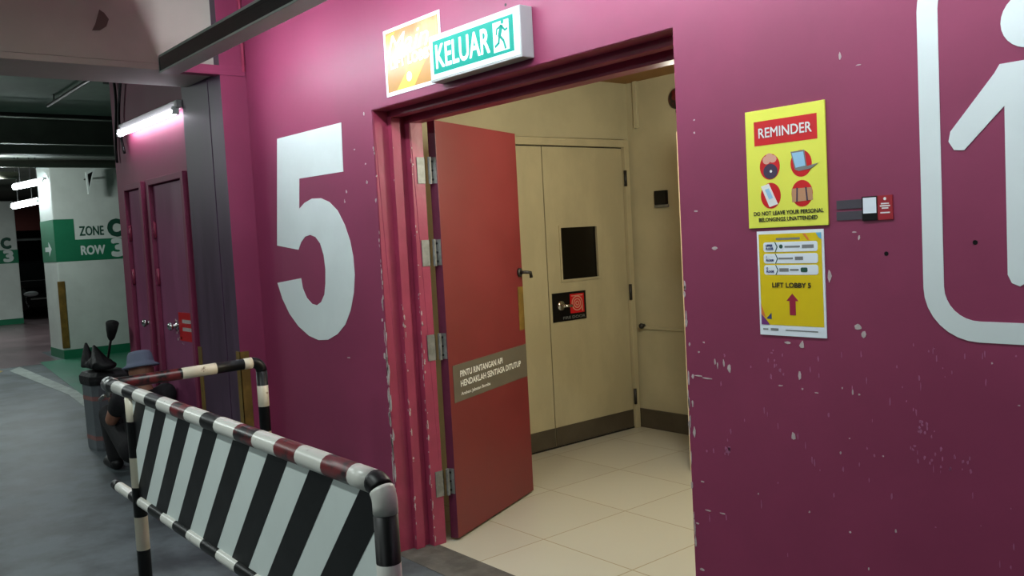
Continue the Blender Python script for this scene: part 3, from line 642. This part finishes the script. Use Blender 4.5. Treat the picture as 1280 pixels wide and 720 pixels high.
# lift lobby directory poster
dp = tag(empty('directory_poster', (-1.473, YW, 1.21)), 'yellow LIFT LOBBY 5 poster with an upward arrow under the REMINDER board', 'poster')
x0, x1, z0, z1 = -1.583, -1.363, 1.209, 1.519; W_, H_ = x1-x0, z1-z0
MB().fbox(fw, x0, x1, z0, z1, 0, .003).build('sheet', POSW, dp)
MB().fbox(fw, x0+.03*W_, x1-.03*W_, z0+.10*H_, z1-.03*H_, .003, .0035).build('yellow_field', POSY, dp)
MB().prism(fw, [RP(.89, .97), RP(.97, .97), RP(.97, .905), RP(.93, .925)], .0035, .004).build('blue_corner', POSB, dp)
for i, v in enumerate((.80, .69, .582)):
    r0 = MB().prism(fw, rrect(*[RP(.10, 0)[0], RP(.915, 0)[0]], RP(0, v)[1], RP(0, v+.093)[1], .008), .0035, .0042).build('directory_row', POSW, dp)
    t = MB(); put_text(t, fw, ['UPPER\nFLOOR', '1\nFLOOR', 'G\nFLOOR'][i], RP(.14, 0)[0], RP(.26, 0)[0], RP(0, v+.02)[1], RP(0, v+.073)[1], .0048, bold=.01); t.build('floor_lettering', TXTN, r0)
    k = MB(); c_ = RP(.305, v+.046); k.prism(fw, [(c_[0]-.006, c_[1]+.0145), (c_[0]-.003, c_[1]+.0145), (c_[0]+.004, c_[1]), (c_[0]-.003, c_[1]-.0145), (c_[0]-.006, c_[1]-.0145), (c_[0]+.001, c_[1])], .0042, .0048)
    k.build('row_chevron', DGREEN, r0)
    if i == 0: MB().prism(fw, circ(*RP(.375, v+.05), .006), .0042, .0048).build('shop_badge', DGREEN, r0)
    if i == 2: MB().prism(fw, rrect(RP(.66, 0)[0], RP(.76, 0)[0], RP(0, v+.025)[1], RP(0, v+.068)[1], .004), .0042, .0048).build('shop_badge', DGREEN, r0)
    t = MB()
    for (u0, u1, s) in [((.43, .66, 1), (.69, .86, 0)), ((.33, .55, 1), (.58, .70, 0)), ((.34, .48, 0), (.50, .63, 1))][i]:
        t.fbox(fw, RP(u0, 0)[0], RP(u1, 0)[0], RP(0, v+(.038 if s else .03))[1], RP(0, v+(.055 if s else .062))[1], .0042, .0047)
    t.build('shop_marks', GREY, r0)
t = MB(); put_text(t, fw, 'LIFT LOBBY 5', RP(.22, 0)[0], RP(.80, 0)[0], RP(0, .46)[1], RP(0, .508)[1], .0042, bold=.018)
t.build('lettering', TXTB, dp)
t = MB(); put_text(t, fw, 'FIRST 5', RP(.36, 0)[0], RP(.58, 0)[0], RP(0, .91)[1], RP(0, .935)[1], .0042); t.fbox(fw, RP(.30, 0)[0], RP(.35, 0)[0], RP(0, .905)[1], RP(0, .94)[1], .0035, .004); t.fbox(fw, RP(.60, 0)[0], RP(.66, 0)[0], RP(0, .905)[1], RP(0, .94)[1], .0035, .004)
t.v = t.v[:]; tt = MB(); tt.fbox(fw, RP(.30, 0)[0], RP(.66, 0)[0], RP(0, .912)[1], RP(0, .932)[1], .0035, .004); tt.build('heading_marks', GREY, dp)
MB().prism(fw, [RP(.52, .405), RP(.61, .335), RP(.565, .335), RP(.565, .20), RP(.475, .20), RP(.475, .335), RP(.43, .335)], .0035, .0042).build('arrow', MAROON, dp)
MB().prism(fw, [RP(.70, .965), RP(.74, .965), RP(.80, .905), RP(.77, .905)], .0035, .0042).build('pencil_mark', ORANGE, dp)
MB().prism(fw, [RP(.03, .10), RP(.16, .10), RP(.09, .16), RP(.03, .20)], .0035, .0041).build('purple_corner', PURPLE, dp)
MB().prism(fw, [RP(.11, .16), RP(.19, .215), RP(.19, .155)], .0035, .0041).build('navy_triangle', TXTN, dp)
MB().prism(fw, [RP(.03, .20), RP(.10, .17), RP(.03, .30)], .0035, .0039).build('orange_triangle', ORANGE, dp)
t = MB(); t.fbox(fw, RP(.17, 0)[0], RP(.29, 0)[0], RP(0, .045)[1], RP(0, .068)[1], .003, .0036); t.fbox(fw, RP(.05, 0)[0], RP(.13, 0)[0], RP(0, .05)[1], RP(0, .063)[1], .003, .0036); t.fbox(fw, RP(.40, 0)[0], RP(.88, 0)[0], RP(0, .05)[1], RP(0, .06)[1], .003, .0036)
t.build('footer_marks', GREY, dp)

# tag with dark fastening strips
tg = tag(empty('wall_tag', (-1.24, YW, 1.535)), 'small black and red tag between two dark strips and the figure pictogram', 'tag')
def WX(px, py): p = at('y', YW, px, py); return p.x, p.z
for (ya, yb) in ((251, 261), (265, 275)):
    p0 = WX(1046, ya); p1 = WX(1079, yb-1)
    MB().fbox(fw, p0[0], p1[0], p1[1], p0[1], 0, .002).build('fastening_strip', VELC, tg)
p0 = WX(1078, 246); p1 = WX(1098, 275)
MB().fbox(fw, p0[0], p1[0], p1[1], p0[1], .0, .004).build('black_card', BLACK, tg)
q0 = WX(1079.5, 247.5); q1 = WX(1096.5, 266)
MB().fbox(fw, q0[0], q1[0], q1[1], q0[1], .004, .0045).build('white_label', POSW, tg)
p2 = WX(1117, 275)
rc = MB().fbox(fw, p1[0], p2[0], p1[1], p0[1], 0, .003).build('red_card', TAGR, tg)
t = MB(); xm = (p1[0]+p2[0])/2; t.prism(fw, circ(xm, p0[1]-.009, .004), .003, .0036)
for k, (w_, dz) in enumerate(((.022, .020), (.028, .026), (.018, .032), (.026, .044))): t.fbox(fw, xm-w_/2, xm+w_/2, p0[1]-dz-.0035, p0[1]-dz, .003, .0036)
t.build('printed_marks', TXTW, rc)

# ------------------------------------------------------------------ striped barrier
BR = tag(empty('striped_barrier', (-4.02, 1.059, 0), math.atan(-.0396)), 'black and white striped tubular barrier standing in front of the magenta wall', 'barrier')
MWB = WM[BR.name]
def L(x, y, z): return MWB @ Vector((x, y, z*(1+.012*x)))      # the rails climb very slightly
X0 = -4.02
def striped(name, pts, bounds, mats, r, label=None):
    """rail cut into bands along x at the given bounds"""
    m = MB()
    for i, (a, b) in enumerate(zip(bounds[:-1], bounds[1:])):
        m.m = mats[i]; m.tube([pts(a), pts(b)], r, 16, cap=(i in (0, len(bounds)-2)))
    return m.build(name, [RAILW, BLACK, WEAR, RAILC], BR, True)
tb = [-.0, .119, .293, .453, .617, .773, .935, 1.09, 1.25, 1.378, 1.547, 1.689, 1.844, 1.976, 2.126, 2.261, 2.345]
striped('top_rail', lambda x: L(x, 0, 1.0), tb, [1, 0, 1, 0, 1, 0, 2, 0, 1, 0, 2, 0, 2, 0, 2, 0], .027)
bb = [-.05, .02, .235, .373, .524, .688, .837, .99, 1.139, 1.288, 1.452, 1.602, 1.75, 1.90, 2.05, 2.20, 2.385]
striped('bottom_rail', lambda x: L(x, 0, .558+.018*x), bb, [1, 0]*8, .021)
PU = 2.385
m = MB()
pts = [L(PU-.04+.04*math.sin(R(a)), 0, .96+.04*math.cos(R(a))) for a in range(0, 91, 9)]
m.m = 1; m.tube(pts[:6], .027, 18); m.m = 0; m.tube(pts[5:]+[L(PU, 0, .94)], .0275, 18); m.m = 1; m.tube([L(PU, 0, .94), L(PU, 0, .835)], .027, 18)
for i, (a, b) in enumerate(((.835, .70), (.70, .56), (.56, .42), (.42, .28), (.28, .14), (.14, 0))): m.m = i % 2; m.tube([L(PU, 0, a), L(PU, 0, b)], .027, 18)
m.build('post', [RAILW, BLACK], BR, True)
# left post
PL = .335
m = MB()
for i, (a, b) in enumerate(((.98, .885), (.885, .74), (.74, .62), (.62, .50), (.50, .365), (.365, .24), (.24, .12), (.12, 0))): m.m = [3, 1][i % 2]; m.tube([L(PL, .0, a), L(PL, .0, b)], .026, 16)
m.build('post', [RAILW, BLACK, WEAR, RAILC], BR, True)
# panel with slanting stripes
pz0, pz1, lean = .59, .985, .375
m = MB(); fp = lambda a, b, c=0: L(a-X0, -c, b)
pa_, pb_ = X0+.345, X0+2.365
m.m = 0; m.fbox(fp, pa_, pb_, pz0, pz1, -.004, .004)
pn = m.build('panel', WHITE, BR); tag(pn, 'white sheet panel with slanting black stripes')
m = MB()
x = X0+.698-.266*2
while x < pb_:
    q = [(x, pz1), (x-lean, pz0), (x-lean+.13, pz0), (x+.13, pz1)]
    def clip(poly, k, side):
        out = []
        for i in range(len(poly)):
            p, n_ = poly[i], poly[(i+1) % len(poly)]
            ip, in_ = (p[0]-k)*side >= 0, (n_[0]-k)*side >= 0
            if ip: out.append(p)
            if ip != in_:
                t_ = (k-p[0])/(n_[0]-p[0]); out.append((k, p[1]+t_*(n_[1]-p[1])))
        return out
    q = clip(q, pa_, 1)
    if q: q = clip(q, pb_, -1)
    if len(q) > 2: m.prism(fp, q, .004, .0055)
    x += .266
m.build('stripes', BLACK, pn)
# return rail toward the wall with its post
m = MB()
seg = [(.0, .19, 1), (.19, .335, 3), (.335, .475, 1), (.475, .60, 3)]
seg = [(.0, .10, 2), (.10, .30, 2), (.30, .455, 3), (.455, .585, 1), (.585, .625, 3)]
for a, b, k in seg: m.m = k; m.tube([L(0, a, 1.0+.02*a), L(0, b, 1.0+.02*b)], .026, 16)
pts = [L(0, .625+.045*math.sin(R(a)), .968+.045*math.cos(R(a))) for a in range(0, 91, 15)]; m.m = 1
m.build('return_rail', [RAILW, BLACK, WEAR, RAILC], BR, True)
m = MB(); m.m = 1; m.tube(pts, .026, 16); m.tube([L(0, .67, .968), L(0, .67, .90)], .026, 16)
for i, (a, b) in enumerate(((.90, .80), (.80, .68), (.68, .56), (.56, .42), (.42, .28), (.28, .14), (.14, 0))): m.m = [3, 1][i % 2]; m.tube([L(0, .67, a), L(0, .67, b)], .026, 16)
m.build('post', [RAILW, BLACK, WEAR, RAILC], BR, True)
m = MB(); m.tube([L(-.03, 0, 1.0), L(.035, 0, 1.0)], .033, 14); m.box(*[0]*6) if False else None
m.tube([L(-.02, -.005, 1.03), L(-.02, -.005, .945)], .011, 10); m.tube([L(.015, -.03, .96), L(-.05, -.035, .935)], .008, 10)
tag(m.build('clamp', STEEL, BR, True), 'bright steel clamp')
for (a, b) in ((PU, 0), (PL, 0), (0, .67)): MB().tube([L(a, b, 0), L(a, b, .008)], .06, 20).build('foot_plate', DARKM, BR)

# ------------------------------------------------------------------ bin and what lies on it
BN = tag(empty('litter_bin', (-7.64, 1.98, 0)), 'grey square litter bin with two faded red bands by the service wall', 'bin')
bc = [(-7.77, 1.83), (-7.52, 1.855), (-7.49, 2.12), (-7.75, 2.10)]
def bring(z, s=1, dx=0):
    cx = sum(p[0] for p in bc)/4; cy = sum(p[1] for p in bc)/4
    out = []
    for i in range(4):
        p, a, b = bc[i], bc[i-1], bc[(i+1) % 4]
        for q in (a, b):
            v = Vector((q[0]-p[0], q[1]-p[1])).normalized()*.035; out.append((cx+(p[0]+v.x-cx)*s, cy+(p[1]+v.y-cy)*s, z))
    return out
def loft(rings, cap=True):
    m = MB(); n = len(rings[0]); vs = [v for r in rings for v in r]
    fs = [(i*n+k, i*n+(k+1) % n, (i+1)*n+(k+1) % n, (i+1)*n+k) for i in range(len(rings)-1) for k in range(n)]
    if cap: fs += [list(range(n)), [(len(rings)-1)*n+k for k in range(n)]]
    m.add(vs, fs); return m
loft([bring(0, .97), bring(.02, 1.0), bring(.55, 1.06)]).build('bin_body', BIN, BN)
for z in (.085, .405): tag(loft([bring(z, 1.006+.11*z), bring(z+.035, 1.010+.11*z)], False).build('band', BINS, BN), 'faded red band')
loft([bring(.53, 1.13), bring(.56, 1.17), bring(.60, 1.17), bring(.63, 1.02), bring(.64, .7)]).build('lid', BAG, BN, bevel=.004)
bg = MB()
for (x, y, z, a, b, c) in ((-7.70, 1.91, .685, .09, .08, .035), (-7.60, 1.91, .692, .11, .08, .042), (-7.49, 1.93, .70, .10, .08, .05) , (-7.44, 1.95, .69, .08, .07, .035), (-7.56, 1.88, .705, .05, .05, .05)): bg.ball((x, y, z), a, b, c, 18, 12)
def remesh(o, vox, smooth=4):
    md = o.modifiers.new('r', 'REMESH'); md.mode = 'VOXEL'; md.voxel_size = vox
    ms = o.modifiers.new('s', 'SMOOTH'); ms.iterations = smooth; ms.factor = .5
    dg = bpy.context.evaluated_depsgraph_get(); dg.update()
    me = bpy.data.meshes.new_from_object(o.evaluated_get(dg)); ml = [m for m in o.data.materials]
    o.modifiers.clear(); o.data = me
    if not me.materials:
        for q in ml: me.materials.append(q)
    for p in me.polygons: p.use_smooth = True
    return o
for b_, t_, wd in (((-7.67, 1.87, .67), (-7.665, 1.86, .87), .062), ((-7.47, 1.91, .685), (-7.60, 1.90, .845), .075)):
    b_, t_ = Vector(b_), Vector(t_); d = t_-b_; bg.tube([b_, b_+d*.35, b_+d*.7, t_], [wd, wd*.8, wd*.45, .010], 10)
bag = tag(bg.build('rubbish_bag', BAG), 'black plastic rubbish bag with two pointed corners lying on the litter bin', 'bag'); remesh(bag, .009, 3)
br = tag(empty('hand_brush', (-7.6, 2.02, .645)), 'black long handled brush standing bristles up on the bin', 'brush')
p0, p1, p2 = at('y', 2.03, 135, 448), at('y', 2.03, 139, 421), at('y', 2.03, 140.5, 404)
MB().tube([p0+(p1-p0)/(p1.z-p0.z)*(.638-p0.z), p1], .010, 10).build('handle', DARKM, br, True)
MB().tube([p1+(p1-p0)*-.12, p1, p1+(p2-p1)*.5, p2], [.018, .03, .042, .05], 14).build('bristles', BRIS, br, True)

# ------------------------------------------------------------------ crouching person
def caps(m, a, b, ra, rb):
    a, b = Vector(a), Vector(b); n = 6
    m.ball(a, ra, seg=14, rings=8); m.ball(b, rb, seg=14, rings=8); m.tube([a+(b-a)*i/n for i in range(n+1)], [ra+(rb-ra)*i/n for i in range(n+1)], 14)
def chain(m, pts, rs):
    for i in range(len(pts)-1): caps(m, pts[i], pts[i+1], rs[i], rs[i+1])
PX, PY = -6.50, 1.92
pe = tag(empty('person', (-6.8, 1.9, 0)), 'person in a blue grey hat and black clothes crouching beside the litter bin', 'person')
bd = MB()
hc = Vector((PX+.05, PY-.01, .745))
J = dict(pel=(PX+.04, PY+.02, .20), chest=(PX+.04, PY+.01, .45), neck=(PX+.04, PY, .585))
bd.ball(hc, .092, .074, .105, 20, 14); bd.ball(hc+Vector((-.045, 0, -.05)), .055, .055, .058)          # skull and jaw
bd.ball(hc+Vector((-.098, 0, -.02)), .018, .013, .022); bd.ball(hc+Vector((-.09, 0, -.062)), .014, .024, .009)   # nose, mouth
for s in (-1, 1): bd.ball(hc+Vector((.005, .076*s, -.012)), .02, .012, .03); bd.ball(hc+Vector((-.078, .028*s, .004)), .014, .016, .010)
caps(bd, J['neck'], hc+Vector((0, 0, -.06)), .052, .048)
chain(bd, [J['pel'], J['chest'], J['neck']], [.135, .14, .07])
hands = {}
for s in (-1, 1):
    sh = Vector((PX+.03, PY+.15*s, .55)); hip = Vector((PX+.03, PY+.09*s, .20))
    kn_ = Vector((-6.86, PY-.02+.115*s, .40)); an = Vector((-6.80, PY-.02+.11*s, .075)); toe = Vector((-6.93, PY-.02+.12*s, .035))
    el = Vector((-6.60, PY+.19*s, .40)); wr = Vector((-6.81, PY+.10*s, .515)); hn = Vector((-6.88, PY+.075*s, .508))
    caps(bd, J['chest'], sh, .10, .062); chain(bd, [sh, el, wr], [.056, .044, .028])
    chain(bd, [hip, kn_, an], [.095, .066, .042]); chain(bd, [an, toe], [.042, .03])
    bd.ball(hn, .045, .036, .016)
    for k in range(4):
        b0_ = hn+Vector((-.035, (-.026+.0175*k), .0)); l_ = (.062, .07, .066, .052)[k]
        chain(bd, [b0_, b0_+Vector((-l_*.5, 0, -.008)), b0_+Vector((-l_*.85, 0, -.034))], [.010, .0092, .008])
    chain(bd, [hn+Vector((.0, .03*-s, 0)), hn+Vector((-.03, .052*-s, -.008)), hn+Vector((-.055, .05*-s, -.02))], [.012, .011, .009])
    hands[s] = (sh, el, wr, hip, kn_, an, toe)
body = bd.build('body', SKIN, pe); remesh(body, .008, 3)
def grow(name, m_, mt, vox=.011): o = m_.build(name, mt, pe); return remesh(o, vox, 4)
sh_ = MB(); chain(sh_, [J['pel'], J['chest'], (J['neck'][0], J['neck'][1], J['neck'][2]-.035)], [.155, .16, .085])
for s in (-1, 1):
    sh, el, wr, *_ = hands[s]; caps(sh_, J['chest'], sh, .115, .076); chain(sh_, [sh, sh+(el-sh)*.4], [.075, .068])
grow('shirt', sh_, CLOTH)
tr_ = MB()
for s in (-1, 1):
    sh, el, wr, hip, kn_, an, toe = hands[s]; caps(tr_, J['pel'], hip, .145, .11); chain(tr_, [hip, kn_, an+Vector((0, 0, .02))], [.112, .074, .058])
grow('trousers', tr_, CLOTH)
for s in (-1, 1):
    an, toe = hands[s][5], hands[s][6]; m = MB(); chain(m, [an+Vector((.02, 0, -.03)), toe+Vector((-.01, 0, .006))], [.045, .042]); caps(m, an+Vector((0, 0, .0)), an+Vector((0, 0, -.02)), .048, .048)
    for v in m.v: v.z = max(v.z, .0)
    m.build('shoe', SHOE, pe, True)
ht = MB(); up_ = Vector((-.18, 0, 1)).normalized(); c_ = hc+Vector((0, 0, .03))
def disc(c, n, rx, ry, seg=28):
    u = Vector((1, 0, 0)); u = (u-n*u.dot(n)).normalized(); w_ = n.cross(u)
    return [c+u*rx*math.cos(2*math.pi*k/seg)+w_*ry*math.sin(2*math.pi*k/seg) for k in range(seg)]
loft([disc(c_+up_*h, up_, r1, r2) for h, r1, r2 in ((-.014, .135, .122), (-.006, .138, .125), (.012, .108, .092), (.03, .104, .088), (.075, .094, .080), (.096, .08, .068), (.102, .05, .042))]).build('hat', HAT, pe, True)

# ------------------------------------------------------------------ parked car far off
CR = tag(empty('parked_car', (-26.2, 5.75, 0)), 'black car parked between the two white pillars', 'car')
cx0 = -26.2
def sec(x, w_, zs): return [Vector((x, 5.75+s*w_/2*k, z)) for s, k, z in zs]
prof = lambda w_, z0, z1, zt_: [(-1, .92, z0), (-1, 1, z0+.18), (-1, 1, z1-.08), (-1, .9, zt_), (1, .9, zt_), (1, 1, z1-.08), (1, 1, z0+.18), (1, .92, z0)]
loft([sec(cx0, 1.55, prof(0, .28, .66, .68)), sec(cx0-.12, 1.74, prof(0, .22, .82, .84)), sec(cx0-1.0, 1.8, prof(0, .2, .95, .99)), sec(cx0-3.6, 1.8, prof(0, .2, .98, 1.02)), sec(cx0-4.3, 1.7, prof(0, .25, .92, .96))]).build('body', CAR, CR, bevel=.03)
loft([sec(cx0-1.0, 1.66, [(-1, 1, .97), (-1, .98, 1.0), (1, .98, 1.0), (1, 1, .97)]), sec(cx0-1.75, 1.4, [(-1, 1, .97), (-1, .86, 1.5), (1, .86, 1.5), (1, 1, .97)]), sec(cx0-3.2, 1.4, [(-1, 1, .97), (-1, .86, 1.5), (1, .86, 1.5), (1, 1, .97)]), sec(cx0-4.0, 1.6, [(-1, 1, .97), (-1, .98, 1.0), (1, .98, 1.0), (1, 1, .97)])]).build('windows', CGLASS, CR)
MB().box(cx0-3.25, cx0-1.72, 5.15, 6.35, 1.485, 1.52).build('roof', CAR, CR, bevel=.01)
for s in (-1, 1):
    MB().ball((cx0-.02, 5.75+s*.62, .66), .09, .18, .07).build('headlamp', LAMP, CR, True)
for (x, s) in ((cx0-.85, -1), (cx0-.85, 1), (cx0-3.4, -1), (cx0-3.4, 1)):
    wv = MB().tube([(x, 5.75+s*.70, .31), (x, 5.75+s*.91, .31)], .31, 24).build('wheel', RUB, CR); MB().tube([(x, 5.75+s*.905, .31), (x, 5.75+s*.92, .31)], .19, 18).build('rim', STEEL, wv)
MB().box(cx0-.02, cx0+.03, 5.1, 6.4, .50, .545).build('grille_bar', CHROME, CR, bevel=.004)
MB().box(cx0-.02, cx0+.035, 5.5, 6.0, .36, .46).build('number_plate', WHITE, CR)
MB().tube([(cx0-.99, 4.95, .985), (cx0-.99, 6.55, .985)], .012).build('wiper', STEEL, CR)
rp = MB(); rp.box(-30.1, -30, 4.5, 7.5, 2.45, 3.3)
struct('wall_red_panel', rp, REDB, 'dark red bulkhead panel under the ceiling beyond the car', 'wall')
fp_ = tag(empty('far_pipe', (-31, 5.5, 2.2)), 'pale pipe crossing the dark gap above the car', 'pipe')
MB().tube([(-31, 2, 2.2), (-31, 9, 2.2)], .04).build('pipe', WHITE, fp_, True)
for yy in (2.5, 8.5): MB().tube([(-31, yy, 2.2), (-31, yy, ZC+.01)], .01).build('hanger', DARKM, fp_)

# ------------------------------------------------------------------ world and view
wd = bpy.data.worlds.new('world'); S.world = wd; wd.use_nodes = True
bgn = wd.node_tree.nodes['Background']; bgn.inputs['Color'].default_value = (.55, .62, .6, 1); bgn.inputs['Strength'].default_value = .05
S.view_settings.view_transform = 'Standard'; S.view_settings.look = 'None'; S.view_settings.exposure = 0; S.view_settings.gamma = 1
S.view_settings.use_curve_mapping = False
